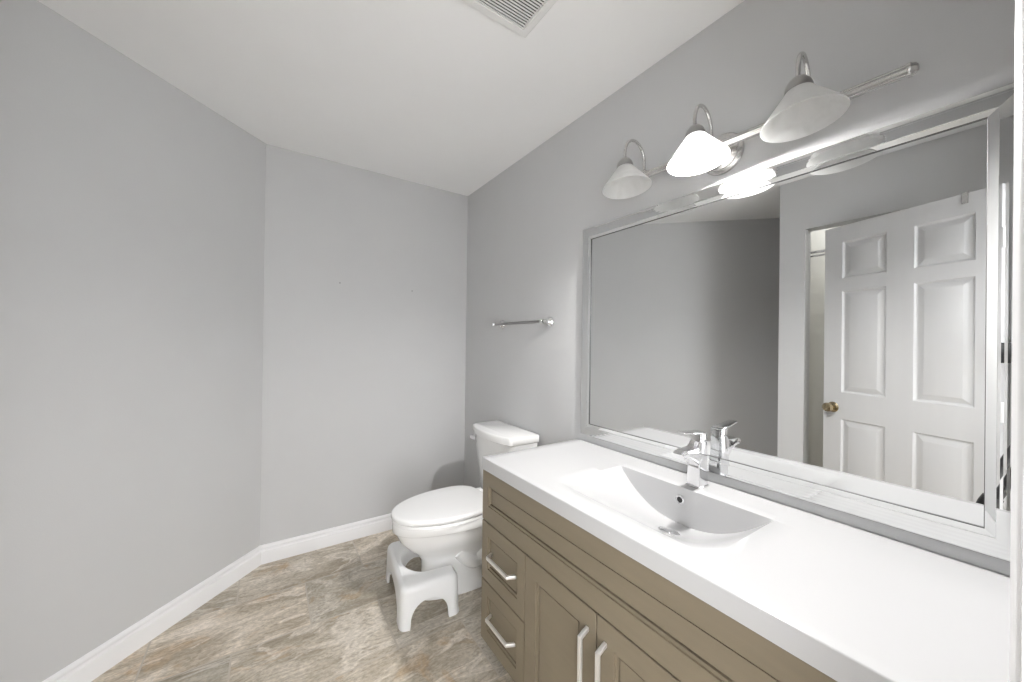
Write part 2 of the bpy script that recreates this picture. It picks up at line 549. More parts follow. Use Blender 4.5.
def shaker(y0, y1, z0, z1, stile, rail_b, rail_t, name):
    """a front panel with a stepped frame and a recessed centre panel; y0 > y1"""
    W = y0 - y1
    bm = bmesh.new()
    P = lambda s, z, o: Vector((XF - o, y0 - s, z))
    rc = (stile, W - stile, z0 + rail_b, z1 - rail_t)
    ss, zs = (0, rc[0], rc[1], W), (z0, rc[2], rc[3], z1)
    cache = {}
    def V(s, z, o):
        k = (round(s, 5), round(z, 5), round(o, 5))
        if k not in cache:
            cache[k] = bm.verts.new(P(s, z, o))
        return cache[k]
    e = 0.0015                     # eased outer edge
    def q(s, z):
        return (min(max(s, e), W - e), min(max(z, z0 + e), z1 - e))
    for i in range(3):
        for j in range(3):
            if i == 1 and j == 1:
                continue
            c = [(ss[i], zs[j]), (ss[i + 1], zs[j]), (ss[i + 1], zs[j + 1]), (ss[i], zs[j + 1])]
            bm.faces.new([V(*q(*p), 0) for p in c])
    def ring(ins, o):
        return [V(rc[0] + ins, rc[2] + ins, o), V(rc[1] - ins, rc[2] + ins, o), V(rc[1] - ins, rc[3] - ins, o), V(rc[0] + ins, rc[3] - ins, o)]
    prev = ring(0, 0)
    for ins, o in ((0.0008, -0.005), (0.0085, -0.0060), (0.009, -0.0180), (0.0125, -0.0180), (0.0130, -0.0085)):
        cur = ring(ins, o)
        for i in range(4):
            bm.faces.new((prev[i], prev[(i + 1) % 4], cur[(i + 1) % 4], cur[i]))
        prev = cur
    bm.faces.new(prev)
    # eased edges and sides
    outer = [(0, z0), (W, z0), (W, z1), (0, z1)]
    fr = {0: [q(0, z0), q(ss[1], z0), q(ss[2], z0), q(W, z0)], 1: [q(W, z0), q(W, zs[1]), q(W, zs[2]), q(W, z1)],
          2: [q(W, z1), q(ss[2], z1), q(ss[1], z1), q(0, z1)], 3: [q(0, z1), q(0, zs[2]), q(0, zs[1]), q(0, z0)]}
    for i in range(4):
        a, b = outer[i], outer[(i + 1) % 4]
        bm.faces.new([V(*a, -e)] + [V(*p, 0) for p in fr[i]] + [V(*b, -e)])
        bm.faces.new((V(*a, -0.0195), V(*a, -e), V(*b, -e), V(*b, -0.0195)))
    bm.faces.new([V(*p, -0.0195) for p in outer])
    return obj(name, bm, CAB, van, sharp=15)

def pull(parent, a, b, wid, name):
    """flat square bar pull: legs leave the panel at a and b and slope out to the bar"""
    a, b = Vector(a), Vector(b)
    d = (b - a).normalized()
    out = Vector((-1, 0, 0))
    side = d.cross(out).normalized()
    th = 0.009
    L = (b - a).length
    # centre line profile in (along, out)
    o_out = [(0.0, 0.0), (0.016, 0.034), (L - 0.016, 0.034), (L, 0.0)]
    o_in = [(L - 0.011, 0.0), (L - 0.0225, 0.034 - th), (0.0225, 0.034 - th), (0.011, 0.0)]
    poly = [a + d * s + out * (t - 0.0015) for s, t in o_out + o_in]
    bm = bmesh.new()
    prism(bm, [p - side * wid / 2 for p in poly], side * wid)
    bevel_all(bm, 0.0012, 2)
    return obj(name, bm, SATIN, parent)

G = 0.0022
XP = XF + 0.0085                   # recessed panel face
shaker(CY0 - 0.001, CY1 + 0.003, 0.5765, 0.7785, 0.045, 0.064, 0.056, 'false_drawer_front')
DY = -1.549
for z0, z1 in ((0.337, 0.5715), (0.089, 0.332)):
    d = shaker(CY0 - 0.001, DY, z0, z1, 0.045, 0.052, 0.052, 'drawer')
    zc = (z0 + z1) / 2
    pull(d, (XP, -1.308, zc), (XP, -1.488, zc), 0.012, 'drawer_handle')
DM = -1.8795
d = shaker(DY - G * 2, DM + G, 0.089, 0.5715, 0.060, 0.060, 0.060, 'cabinet_door')
pull(d, (XF, DM + G + 0.030, 0.518), (XF, DM + G + 0.030, 0.338), 0.012, 'door_handle')
DE = -2.205
d = shaker(DM - G, DE + G, 0.089, 0.5715, 0.060, 0.060, 0.060, 'cabinet_door')
pull(d, (XF, DM - G - 0.030, 0.518), (XF, DM - G - 0.030, 0.338), 0.012, 'door_handle')
for z0, z1 in ((0.337, 0.5715), (0.089, 0.332)):
    d = shaker(DE - G, -2.505, z0, z1, 0.045, 0.052, 0.052, 'drawer')
    zc = (z0 + z1) / 2
    pull(d, (XP, -2.265, zc), (XP, -2.445, zc), 0.012, 'drawer_handle')

# ------------------------------------------------------------------ countertop with moulded basin
ZC = 0.8293
KX0, KX1 = -0.547, -0.0005
KY0, KY1 = -1.2475, YN + 0.0005
BX0, BX1, BY0, BY1 = -0.465, -0.140, -1.624, -2.145   # basin front, back, left, right
BYC, BHW = (BY0 + BY1) / 2, (BY0 - BY1) / 2
def smooth(t):
    t = min(1, max(0, t))
    return t * t * (3 - 2 * t)
def depth(x, y):
    if x > BX1 + 1e-6 or x < BX0 or y > BY0 or y < BY1:
        return 0.0
    v = (y - BYC - 0.012 * (1 - ((y - BYC) / BHW) ** 2)) / BHW
    arc = max(0.0, 1 - abs(v) ** 2.3)
    s = (x - BX0) / (BX1 - BX0)
    return 0.124 * arc * (1 - (1 - s) ** 1.8)
ctop = thing('vanity_countertop', 'glossy white one-piece counter with moulded sink basin on the taupe vanity', 'sink', (-0.27, -1.9, ZT))
def axis_pts(a, b, fine):
    out = [a, b]
    for lo, hi, n in fine:
        out += [lo + (hi - lo) * i / n for i in range(n + 1)]
    return sorted(set(round(x, 5) for x in out if a - 1e-6 <= x <= b + 1e-6))
xs = axis_pts(KX0 + 0.003, KX1, [(BX0, BX1, 48), (KX0 + 0.003, BX0, 3), (BX1 + 0.002, BX1 + 0.004, 1), (BX1 + 0.004, KX1, 4)])
ys = axis_pts(KY1, KY0 - 0.003, [(BY1, BY0, 80), (KY1, BY1, 8), (BY0, KY0 - 0.003, 8)])
bm = bmesh.new()
grid = [[bm.verts.new((x, y, ZC - depth(x, y) - (0.0012 if abs(x - BX1 - 0.002) < 1e-4 and BY1 < y < BY0 else 0))) for y in ys] for x in xs]
for i in range(len(xs) - 1):
    for j in range(len(ys) - 1):
        bm.faces.new((grid[i][j], grid[i + 1][j], grid[i + 1][j + 1], grid[i][j + 1]))
border = [grid[i][0] for i in range(len(xs))] + [grid[-1][j] for j in range(1, len(ys))] + \
         [grid[i][-1] for i in range(len(xs) - 2, -1, -1)] + [grid[0][j] for j in range(len(ys) - 2, 0, -1)]
def skirt(prev, fn):
    cur = [bm.verts.new(fn(v.co)) for v in prev]
    n = len(prev)
    for i in range(n):
        bm.faces.new((prev[i], prev[(i + 1) % n], cur[(i + 1) % n], cur[i]))
    return cur
def edge_out(c, o, z):
    return Vector((c.x - (o if c.x < KX0 + 0.0045 else 0), c.y + (o if c.y > KY0 - 0.0045 else 0), z))
c1 = skirt(border, lambda c: edge_out(c, 0.0021, ZC - 0.0009))
c2 = skirt(border if False else c1, lambda c: Vector((c.x - (0.0009 if c.x < KX0 + 0.002 else 0), c.y + (0.0009 if c.y > KY0 - 0.002 else 0), ZC - 0.003)))
c3 = skirt(c2, lambda c: Vector((c.x, c.y, ZT)))
# underside, following the bowl of the basin
nx, ny = len(xs), len(ys)
order = [(i, 0) for i in range(nx)] + [(nx - 1, j) for j in range(1, ny)] + [(i, ny - 1) for i in range(nx - 2, -1, -1)] + [(0, j) for j in range(ny - 2, 0, -1)]
und = dict(zip(order, c3))
for i in range(nx):
    for j in range(ny):
        if (i, j) not in und:
            und[(i, j)] = bm.verts.new((xs[i] + (0.012 if 0 < depth(xs[i], ys[j]) and xs[i] > BX1 - 0.001 else 0), ys[j],
                                        min(ZT, ZC - max(depth(xs[i], ys[j]), depth(min(xs[i], BX1), ys[j]) if BX1 < xs[i] < BX1 + 0.003 else 0) - 0.012)))
for i in range(nx - 1):
    for j in range(ny - 1):
        bm.faces.new((und[(i, j)], und[(i, j + 1)], und[(i + 1, j + 1)], und[(i + 1, j)]))
obj('basin_slab', bm, COUNTER, ctop, sharp=45)
# drain with its pop-up cover
dx, dy = -0.252, -1.905
dz = ZC - depth(dx, dy)
dnr = Vector((-(depth(dx + .01, dy) - depth(dx - .01, dy)) / -.02, 0, 1)).normalized()
bm = bmesh.new()
lathe(bm, [(0.0, -0.004), (0.024, -0.004), (0.031, 0.0), (0.033, 0.002), (0.031, 0.0035), (0.026, 0.003)], (dx, dy, dz), dnr, 36)
obj('drain_flange', bm, CHROME, ctop)
bm = bmesh.new()
lathe(bm, [(0.0, 0.0020), (0.0225, 0.0020), (0.024, 0.0035), (0.022, 0.0050), (0.012, 0.0060), (0.0, 0.0065)], (dx, dy, dz), dnr, 36)
obj('drain_plug', bm, CHROME, ctop)
# overflow in the upright back of the basin, hole shade painted by a dark disc
ox, oy, oz = BX1 + 0.001, -1.872, 0.786
bm = bmesh.new()
lathe(bm, [(0.0085, 0.0), (0.0150, 0.0), (0.0150, 0.002), (0.0120, 0.004), (0.0095, 0.003), (0.0085, 0.0)], (ox, oy, oz), (-1, 0, 0), 32)
obj('overflow_ring', bm, CHROME, ctop)
bm = bmesh.new()
lathe(bm, [(0.0, 0.0), (0.0092, 0.0), (0.0092, 0.0012), (0.0, 0.0012)], (ox, oy, oz), (-1, 0, 0), 24)
obj('overflow_shade_disc', bm, DARK, ctop)

# ------------------------------------------------------------------ faucet
FX, FY = -0.081, -1.898
fau = thing('faucet', 'chrome single lever square faucet standing behind the sink basin', 'faucet', (FX, FY, ZC))
bm = bmesh.new()
def rect_ring(cx, cy, hx, hy, z, r=0.004, n=4):
    pts = []
    for sx, sy, a0 in ((1, 1, 0), (-1, 1, 90), (-1, -1, 180), (1, -1, 270)):
        for i in range(n + 1):
            a = R(a0 + 90 * i / n)
            pts.append(Vector((cx + sx * (hx - r) + r * math.cos(a), cy + sy * (hy - r) + r * math.sin(a), z)))
    return pts
rs = [rect_ring(FX - 0.001, FY, 0.0300, 0.0245, ZC), rect_ring(FX - 0.001, FY, 0.0300, 0.0245, ZC + 0.004), rect_ring(FX - 0.001, FY, 0.0280, 0.0225, ZC + 0.007),
      rect_ring(FX - 0.001, FY, 0.0270, 0.0215, ZC + 0.062), rect_ring(FX - 0.001, FY, 0.0250, 0.0210, ZC + 0.088), rect_ring(FX + 0.003, FY, 0.0210, 0.0205, ZC + 0.115),
      rect_ring(FX + 0.004, FY, 0.0200, 0.0200, ZC + 0.150), rect_ring(FX + 0.004, FY, 0.0190, 0.0190, ZC + 0.1515)]
rings(bm, rs)
obj('body', bm, CHROME, fau, sharp=30)
# spout: broad flat arm that rises and bends down at the lip
path = [(-0.010, 0.110, 0.042), (-0.026, 0.108, 0.034), (-0.044, 0.112, 0.024), (-0.066, 0.118, 0.0165), (-0.088, 0.122, 0.013), (-0.103, 0.121, 0.011), (-0.114, 0.116, 0.009)]
rs = []
for i, (px, pz, hh) in enumerate(path):
    q0 = path[max(i - 1, 0)]; q1 = path[min(i + 1, len(path) - 1)]
    t = Vector((q1[0] - q0[0], 0, q1[1] - q0[1])).normalized()
    nn = Vector((t.z, 0, -t.x))
    c = Vector((FX + px, FY, ZC + pz))
    hy, r_ = 0.0195, 0.004
    ring_ = []
    for sx, sy, a0 in ((1, 1, 0), (-1, 1, 90), (-1, -1, 180), (1, -1, 270)):
        for k_ in range(4):
            a = R(a0 + 90 * k_ / 3)
            u_ = sx * (hh - r_) + r_ * math.cos(a)
            v_ = sy * (hy - r_) + r_ * math.sin(a)
            ring_.append(c + nn * u_ + Vector((0, v_, 0)))
    rs.append(ring_)
rings(bm := bmesh.new(), rs)
obj('spout', bm, CHROME, fau, sharp=40)
bm = bmesh.new()
rings(bm, [rect_ring(FX + 0.004, FY, 0.0165, 0.0165, ZC + 0.1505), rect_ring(FX + 0.004, FY, 0.0165, 0.0165, ZC + 0.1565), rect_ring(FX + 0.004, FY, 0.0205, 0.0205, ZC + 0.157),
           rect_ring(FX + 0.004, FY, 0.0205, 0.0205, ZC + 0.176), rect_ring(FX + 0.004, FY, 0.019, 0.019, ZC + 0.178)])
h = obj('lever_base', bm, CHROME, fau, sharp=30)
bm = bmesh.new()
lv = [(0.014, 0.180, 0.020), (-0.020, 0.182, 0.020), (-0.060, 0.186, 0.019), (-0.100, 0.191, 0.016), (-0.106, 0.192, 0.012)]
rings(bm, [[Vector((FX + 0.004 + a, FY - hw, ZC + z - 0.003)), Vector((FX + 0.004 + a, FY + hw, ZC + z - 0.003)),
            Vector((FX + 0.004 + a, FY + hw, ZC + z + 0.002)), Vector((FX + 0.004 + a, FY - hw, ZC + z + 0.002))] for a, z, hw in lv])
bevel_all(bm, 0.001, 2, 40)
obj('lever', bm, CHROME, fau, sharp=30)

# ------------------------------------------------------------------ wall mirror with mirrored strip frame
MY0, MY1, MZ0, MZ1 = -1.276, -2.5420, 0.8645, 1.8560    # outer edges
mir = thing('wall_mirror', 'large rectangular wall mirror with mirrored strip frame above the white counter', 'mirror', (-0.002, (MY0 + MY1) / 2, MZ0))
WF = 0.056
obj('mirror_glass', B((-0.0105, MY1 + WF - 0.002, MZ0 + WF - 0.002), (-0.006, MY0 - WF + 0.002, MZ1 - WF + 0.002)), MIRROR, mir, smooth=False)
obj('backing', B((-0.006, MY1 + 0.004, MZ0 + 0.004), (-0.0006, MY0 - 0.004, MZ1 - 0.004)), BACKING, mir, smooth=False)
# strip profile, from the inner edge outwards: (distance from outer edge, stand-off from wall)
prof = [(WF, 0.0105), (WF, 0.0140), (WF - 0.0012, 0.0152), (WF - 0.0155, 0.0136), (WF - 0.0160, 0.0144)]
nf = 4
for k_ in range(nf):               # shallow flutes
    a = WF - 0.0160 - k_ * 0.0085
    prof += [(a - 0.00425, 0.01443), (a - 0.0085, 0.0144)]
prof += [(0.0010, 0.0142), (0.0, 0.0132), (0.0, 0.0006)]
def strip(pa, pb, da, db, tilt):
    """mitred strip from corner pa to pb; da, db = diagonal inward directions"""
    bm = bmesh.new()
    pf = [(w_, t_ + (max(0.0, WF - 0.016 - w_) * math.tan(R(tilt)) if t_ > 0.001 else 0)) for w_, t_ in prof]
    A = [bm.verts.new(Vector(pa) + Vector(da) * w_ + Vector((-t_, 0, 0))) for w_, t_ in pf]
    Bv = [bm.verts.new(Vector(pb) + Vector(db) * w_ + Vector((-t_, 0, 0))) for w_, t_ in pf]
    for i in range(len(prof) - 1):
        f = bm.faces.new((A[i], A[i + 1], Bv[i + 1], Bv[i]))
        f.material_index = 1 if i < 2 else (2 if i >= len(prof) - 3 else 0)
    bm.faces.new(A); bm.faces.new(list(reversed(Bv)))
    bm.faces.new((A[-1], A[0], Bv[0], Bv[-1]))
    return obj('frame_strip', bm, [MIRROR, BACKING, MIRBEV], mir, smooth=False)
cTL, cTR, cBL, cBR = (0, MY0, MZ1), (0, MY1, MZ1), (0, MY0, MZ0), (0, MY1, MZ0)
iTL, iTR, iBL, iBR = (0, -1, -1), (0, 1, -1), (0, -1, 1), (0, 1, 1)
strip(cTL, cTR, iTL, iTR, 2.2)
strip(cBL, cBR, iBL, iBR, 0)
strip(cTL, cBL, iTL, iBL, 0)
strip(cTR, cBR, iTR, iBR, 0)

# ------------------------------------------------------------------ vanity light
LZ, LX = 1.957, -0.055
vl = thing('vanity_light', 'brushed nickel three-arm bar light with white glass shades above the mirror', 'light', (0, -1.930, LZ))
bm = bmesh.new()
lathe(bm, [(0.0, 0.0005), (0.068, 0.0005), (0.069, 0.004), (0.066, 0.009), (0.056, 0.013), (0.054, 0.017), (0.042, 0.021), (0.0, 0.022)], (0, -1.930, LZ), (-1, 0, 0), 56)
obj('back_plate', bm, NICKEL, vl)
bm = bmesh.new()
tube(bm, [(-0.02, -1.930, LZ), (LX, -1.930, LZ)], 0.012)
obj('bar_stem', bm, NICKEL, vl)
slant = lambda y: 0.03 * (y + 2.2)   # the fitting hangs a touch out of level
by0, by1 = -1.540, -2.392
bprof = []
for i in range(36):                # reeded bar section
    a = 2 * math.pi * i / 36
    r = 0.0125 + 0.0016 * math.cos(6 * a)
    bprof.append((r * math.cos(a), r * math.sin(a)))
bm = bmesh.new()
rs = []
for y, sc in ((by0, 0.45), (by0 - 0.004, 0.80), (by0 - 0.010, 0.95), (by0 - 0.012, 1.15), (by0 - 0.018, 1.15), (by0 - 0.020, 1.0),
              (by1 + 0.020, 1.0), (by1 + 0.018, 1.15), (by1 + 0.012, 1.15), (by1 + 0.010, 0.95), (by1 + 0.004, 0.80), (by1, 0.45)):
    rs.append([Vector((LX + a * sc, y, LZ + slant(y) + b * sc)) for a, b in bprof])
rings(bm, rs)
obj('light_bar', bm, NICKEL, vl, sharp=50)
SXL = -0.178
TILT = 0.010                       # the shades lean a little towards the far wall
for i, (sy, gy) in enumerate(((-1.668, -1.654), (-1.940, -1.918), (-2.211, -2.186))):
    lit = i == 1
    ay = sy + TILT
    arm = bmesh.new()
    rad = (LX - SXL) / 2
    cx = (LX + SXL) / 2
    dz_ = slant(sy)
    zc = 2.004 + dz_
    top = lambda t_: gy + (ay - gy) * t_
    pts = [(LX, gy, LZ + 0.005 + dz_), (LX, gy, 1.975 + dz_), (LX, gy, 1.99 + dz_)]
    for k_ in range(17):
        a = math.pi * k_ / 16
        pts.append((cx + rad * math.cos(a), top(0.5 - 0.5 * math.cos(a)), zc + 0.070 * math.sin(a)))
    pts += [(SXL, ay, 1.99 + dz_), (SXL, ay, 1.982 + dz_)]
    tube(arm, pts, 0.0055, 12)
    lathe(arm, [(0.0, 0.0), (0.011, 0.0), (0.011, 0.008), (0.007, 0.012), (0.0, 0.012)], (LX, gy, LZ + 0.010 + dz_), (0, 0, 1), 20)
    obj('lamp_arm', arm, NICKEL, vl)
    ax = Vector((0, TILT, 0.1)).normalized()
    base = Vector((SXL, sy, 1.873 + dz_))
    K = 0.976
    bm = bmesh.new()
    lathe(bm, [(0.0, 0.118), (0.010, 0.118), (0.020, 0.112), (0.028, 0.100), (0.031, 0.088), (0.030, 0.080), (0.026, 0.080), (0.026, 0.088), (0.0, 0.088)], base, ax, 32)
    bmesh.ops.scale(bm, verts=bm.verts, vec=(K, K, K), space=Matrix.Translation(-base))
    obj('lamp_holder', bm, HOLDER, vl)
    bm = bmesh.new()
    op = [(0.0265, 0.089), (0.0295, 0.082), (0.040, 0.068), (0.058, 0.045), (0.076, 0.022), (0.0875, 0.007), (0.0915, 0.0)]
    ip = [(r - 0.0034, z - 0.0005) for r, z in reversed(op)]
    ip[0] = (0.0897, -0.001)
    lathe(bm, op + ip, base, ax, 56, caps=False)
    bmesh.ops.scale(bm, verts=bm.verts, vec=(K, K, K), space=Matrix.Translation(-base))
    sh_ = obj('glass_shade', bm, SHADE, vl)
    if lit:
        sh_['label'] = 'glowing lit glass shade'
        bm = bmesh.new()
        bprofile = [(0.0, 0.002), (0.012, 0.004), (0.021, 0.010), (0.026, 0.021), (0.026, 0.031), (0.022, 0.044), (0.0145, 0.056), (0.013, 0.066), (0.013, 0.087), (0.0, 0.087)]
        lathe(bm, bprofile, base, ax, 28)
        obj('bulb', bm, BULBON, sh_)

# ------------------------------------------------------------------ towel bar
TZ, TX = 1.418, -0.062
tb = thing('towel_bar', 'short chrome towel bar on the grey wall between toilet and mirror', 'towel bar', (0, -0.78, TZ))
obj('bar', tube(bmesh.new(), [(TX, -0.522, TZ), (TX, -1.040, TZ)], 0.0085, 18), DNICKEL, tb)
for y in (-0.532, -1.022):
    bm = bmesh.new()
    lathe(bm, [(0.0, 0.0004), (0.027, 0.0004), (0.028, 0.005), (0.025, 0.012), (0.016, 0.018), (0.011, 0.026), (0.010, 0.044), (0.0125, 0.049), (0.0145, 0.056), (0.0145, 0.067),
               (0.011, 0.074), (0.0, 0.077)], (0, y, TZ), (-1, 0, 0), 32)
    obj('post', bm, CHROME, tb)
for y, s in ((-0.520, 1), (-1.042, -1)):
    bm = bmesh.new()
    lathe(bm, [(0.0, -0.006), (0.0105, -0.006), (0.0115, 0.001), (0.0095, 0.005), (0.004, 0.007), (0.0, 0.0075)], (TX, y, TZ), (0, s, 0), 20)
    obj('end_cap', bm, DNICKEL, tb)

# ------------------------------------------------------------------ toilet
TY = -0.762
toi = thing('toilet', 'white two-piece toilet with closed lid beside the vanity', 'toilet', (-0.40, TY, 0))
def egg(xf, xb, hw, z, n=48, p=2.25, blunt=0.62):
    """plan outline pointing to -x: rounded nose at xf, squarer tail at xb"""
    pts = []
    xm = xb + (xf - xb) * blunt * 0.62
    for k_ in range(n):
        a = 2 * math.pi * k_ / n
        c, s = math.cos(a), math.sin(a)
        if c >= 0:                 # nose half
            x = xm + (xf - xm) * abs(c) ** (2 / 2.05)
            y = hw * math.copysign(abs(s) ** (2 / 2.05), s)
        else:
            x = xm + (xb - xm) * abs(c) ** (2 / 3.2)
            y = hw * math.copysign(abs(s) ** (2 / 3.2), s)
        pts.append(Vector((x, TY + y, z)))
    return pts
# bowl and pedestal: one continuous body
lv = [(-0.640, -0.110, 0.108, 0.0), (-0.640, -0.110, 0.108, 0.018), (-0.632, -0.112, 0.103, 0.026), (-0.622, -0.112, 0.098, 0.08), (-0.618, -0.110, 0.098, 0.15),
      (-0.622, -0.105, 0.100, 0.19), (-0.648, -0.098, 0.112, 0.225), (-0.692, -0.085, 0.136, 0.262), (-0.730, -0.066, 0.158, 0.305), (-0.748, -0.052, 0.170, 0.345),
      (-0.751, -0.048, 0.172, 0.356), (-0.753, -0.046, 0.173, 0.3585), (-0.764, -0.038, 0.183, 0.361), (-0.767, -0.038, 0.185, 0.365), (-0.767, -0.038, 0.185, 0.400), (-0.764, -0.040, 0.182, 0.404)]
bm = bmesh.new()
rings(bm, [egg(a, b_, h_, z) for a, b_, h_, z in lv])
obj('bowl', bm, PORC, toi, sharp=50)
for s in (-1, 1):                  # trapway bulge on each flank
    bm = bmesh.new()
    pts, rad = [], []
    ctrl = [(-0.455, 0.215, 0.030), (-0.400, 0.165, 0.040), (-0.345, 0.145, 0.044), (-0.290, 0.190, 0.046), (-0.245, 0.255, 0.046), (-0.205, 0.270, 0.044), (-0.170, 0.215, 0.042), (-0.155, 0.130, 0.040), (-0.150, 0.03, 0.040)]
    for i in range(len(ctrl) - 1):
        for k_ in range(5):
            t_ = k_ / 5
            P0, P1, P2, P3 = ctrl[max(i - 1, 0)], ctrl[i], ctrl[i + 1], ctrl[min(i + 2, len(ctrl) - 1)]
            v3 = [0.5 * (2 * P1[j] + (P2[j] - P0[j]) * t_ + (2 * P0[j] - 5 * P1[j] + 4 * P2[j] - P3[j]) * t_ ** 2 + (3 * P1[j] - P0[j] - 3 * P2[j] + P3[j]) * t_ ** 3) for j in range(3)]
            pts.append((v3[0], TY + s * 0.078, v3[1])); rad.append(v3[2])
    tube(bm, pts, rad, 18)
    obj('trapway', bm, PORC, toi)
    bm = bmesh.new()
    lathe(bm, [(0.0, -0.002), (0.014, -0.002), (0.014, 0.006), (0.010, 0.013), (0.0, 0.016)], (-0.30, TY + s * 0.096, 0.020), (0, 0, 1), 20)
    obj('bolt_cap', bm, PORC, toi)
bm = bmesh.new()
rings(bm, [egg(-0.764, -0.275, 0.182, 0.4045), egg(-0.768, -0.272, 0.186, 0.407), egg(-0.768, -0.272, 0.186, 0.4175), egg(-0.764, -0.274, 0.183, 0.4215)])
obj('seat', bm, SEATP, toi, sharp=50)
bm = bmesh.new()
rings(bm, [egg(-0.767, -0.262, 0.185, 0.4245), egg(-0.772, -0.258, 0.189, 0.4275), egg(-0.773, -0.258, 0.190, 0.441), egg(-0.770, -0.260, 0.188, 0.4465), egg(-0.763, -0.264, 0.183, 0.4495),
           egg(-0.752, -0.272, 0.175, 0.4505), egg(-0.66, -0.33, 0.11, 0.4515)])
obj('seat_lid', bm, SEATP, toi, sharp=50)
for s in (-1, 1):
    obj('seat_hinge', B((-0.268, TY + s * 0.075 - 0.022, 0.403), (-0.228, TY + s * 0.075 + 0.022, 0.443), 0.008, 3), SEATP, toi)
TKY = TY + 0.024
def tank_ring(xf, xb, hw, z, bow, r=0.03, n=6, m_=14):
    """tank plan: straight back, bowed front, rounded corners"""
    pts = [Vector((xb, TKY + hw, z)), Vector((xb, TKY - hw, z))]
    for k_ in range(n + 1):        # near front corner
        a = R(90 * k_ / n)
        pts.append(Vector((xf + r - r * math.sin(a), TKY - hw + r - r * math.cos(a), z)))
    for k_ in range(1, m_):
        y = -hw + r + (2 * hw - 2 * r) * k_ / m_
        pts.append(Vector((xf - bow * math.cos(math.pi / 2 * y / (hw - r * 0.2)), TKY + y, z)))
    for k_ in range(n + 1):
        a = R(90 * k_ / n)
        pts.append(Vector((xf + r - r * math.cos(a), TKY + hw - r + r * math.sin(a), z)))
    # pull the corner ends onto the bow so that the front stays continuous
    return pts
bm = bmesh.new()
rings(bm, [tank_ring(-0.165, -0.030, 0.150, 0.385, 0.028), tank_ring(-0.178, -0.028, 0.178, 0.402, 0.030), tank_ring(-0.192, -0.028, 0.198, 0.60, 0.032), tank_ring(-0.206, -0.024, 0.213, 0.7445, 0.035)])
obj('tank', bm, PORC, toi, sharp=50)
bm = bmesh.new()
rings(bm, [tank_ring(-0.208, -0.021, 0.215, 0.745, 0.036), tank_ring(-0.213, -0.018, 0.219, 0.749, 0.038), tank_ring(-0.214, -0.018, 0.220, 0.782, 0.038), tank_ring(-0.211, -0.020, 0.217, 0.7875, 0.038),
           tank_ring(-0.203, -0.026, 0.210, 0.790, 0.036)])
obj('tank_lid', bm, PORC, toi, sharp=50)
bm = bmesh.new()
ly = TKY + 0.176
lathe(bm, [(0.0, 0.0), (0.015, 0.0), (0.015, 0.006), (0.009, 0.010), (0.009, 0.018), (0.0, 0.018)], (-0.212, ly, 0.716), (-1, 0, 0), 24)
box(bm, (-0.236, ly - 0.045, 0.706), (-0.225, ly + 0.018, 0.726), 0.003)
obj('flush_lever', bm, CHROME, toi)

# ------------------------------------------------------------------ squat stool round the toilet foot
def boolean_mesh(base, cuts):
    tmp = []
    def mk(b_):
        bmesh.ops.recalc_face_normals(b_, faces=b_.faces)
        me = bpy.data.meshes.new('tmp'); b_.to_mesh(me); b_.free()
        o = bpy.data.objects.new('tmp', me); COL.objects.link(o); tmp.append(o); return o
    a = mk(base)
    for c in cuts:
        md = a.modifiers.new('b', 'BOOLEAN'); md.operation = 'DIFFERENCE'; md.solver = 'EXACT'; md.object = mk(c)
    bpy.context.view_layer.update()
    dg = bpy.context.evaluated_depsgraph_get()
    me = bpy.data.meshes.new_from_object(a.evaluated_get(dg))
    bm_ = bmesh.new(); bm_.from_mesh(me)
    for o in tmp:
        d_ = o.data; bpy.data.objects.remove(o); bpy.data.meshes.remove(d_)
    bpy.data.meshes.remove(me)
    return bm_
SH = 0.186
# local frame: x = away from the front (towards the tank), y = along the length
def rrect(hx, hy, z, r, n=6, ox=0.0):
    pts = []
    for sx, sy, a0 in ((1, 1, 0), (-1, 1, 90), (-1, -1, 180), (1, -1, 270)):
        for k_ in range(n + 1):
            a = R(a0 + 90 * k_ / n)
            pts.append(Vector((ox + sx * (hx - r) + r * math.cos(a), sy * (hy - r) + r * math.sin(a), z)))
    return pts
base = bmesh.new()
rings(base, [rrect(0.143, 0.232, 0, 0.035), rrect(0.141, 0.229, 0.02, 0.035), rrect(0.137, 0.223, 0.158, 0.035), rrect(0.134, 0.219, 0.171, 0.034), rrect(0.127, 0.212, 0.180, 0.032), rrect(0.117, 0.200, SH, 0.028)])
notch = bmesh.new()                # the bay for the toilet foot, wider at the top
def bay(z, g):
    pts = [Vector((0.25, 0.128 + g, z))]
    for k_ in range(17):
        a = R(90 + 180 * k_ / 16)
        pts.append(Vector((0.012 + (0.102 + g) * math.cos(a), (0.128 + g) * math.sin(a), z)))
    pts.append(Vector((0.25, -0.128 - g, z)))
    return pts
rings(notch, [bay(-0.01, 0.006), bay(0.158, -0.004), bay(0.174, 0.0), bay(0.198, 0.016)])
def arch_poly(hw, h, n=14):
    pts = [(-hw, -0.01)]
    for k_ in range(n + 1):
        a = math.pi - math.pi * k_ / n
        pts.append((hw * 0.96 * math.cos(a), h * (0.12 + 0.88 * max(0, math.sin(a)) ** 0.8)))
    pts.append((hw, -0.01))
    return pts
a1 = bmesh.new()                   # arches in the two ends
prism(a1, [Vector((x - 0.006, -0.4, z)) for x, z in arch_poly(0.092, 0.115)], (0, 0.8, 0))
a2 = bmesh.new()                   # arch in the front
prism(a2, [Vector((-0.3, y, z)) for y, z in arch_poly(0.150, 0.112)], (0.25, 0, 0))
inner = bmesh.new()                # hollow underneath
rings(inner, [rrect(0.131, 0.220, -0.01, 0.03), rrect(0.126, 0.211, 0.148, 0.03), rrect(0.108, 0.192, 0.164, 0.025)])
bm = boolean_mesh(base, [a1, a2])
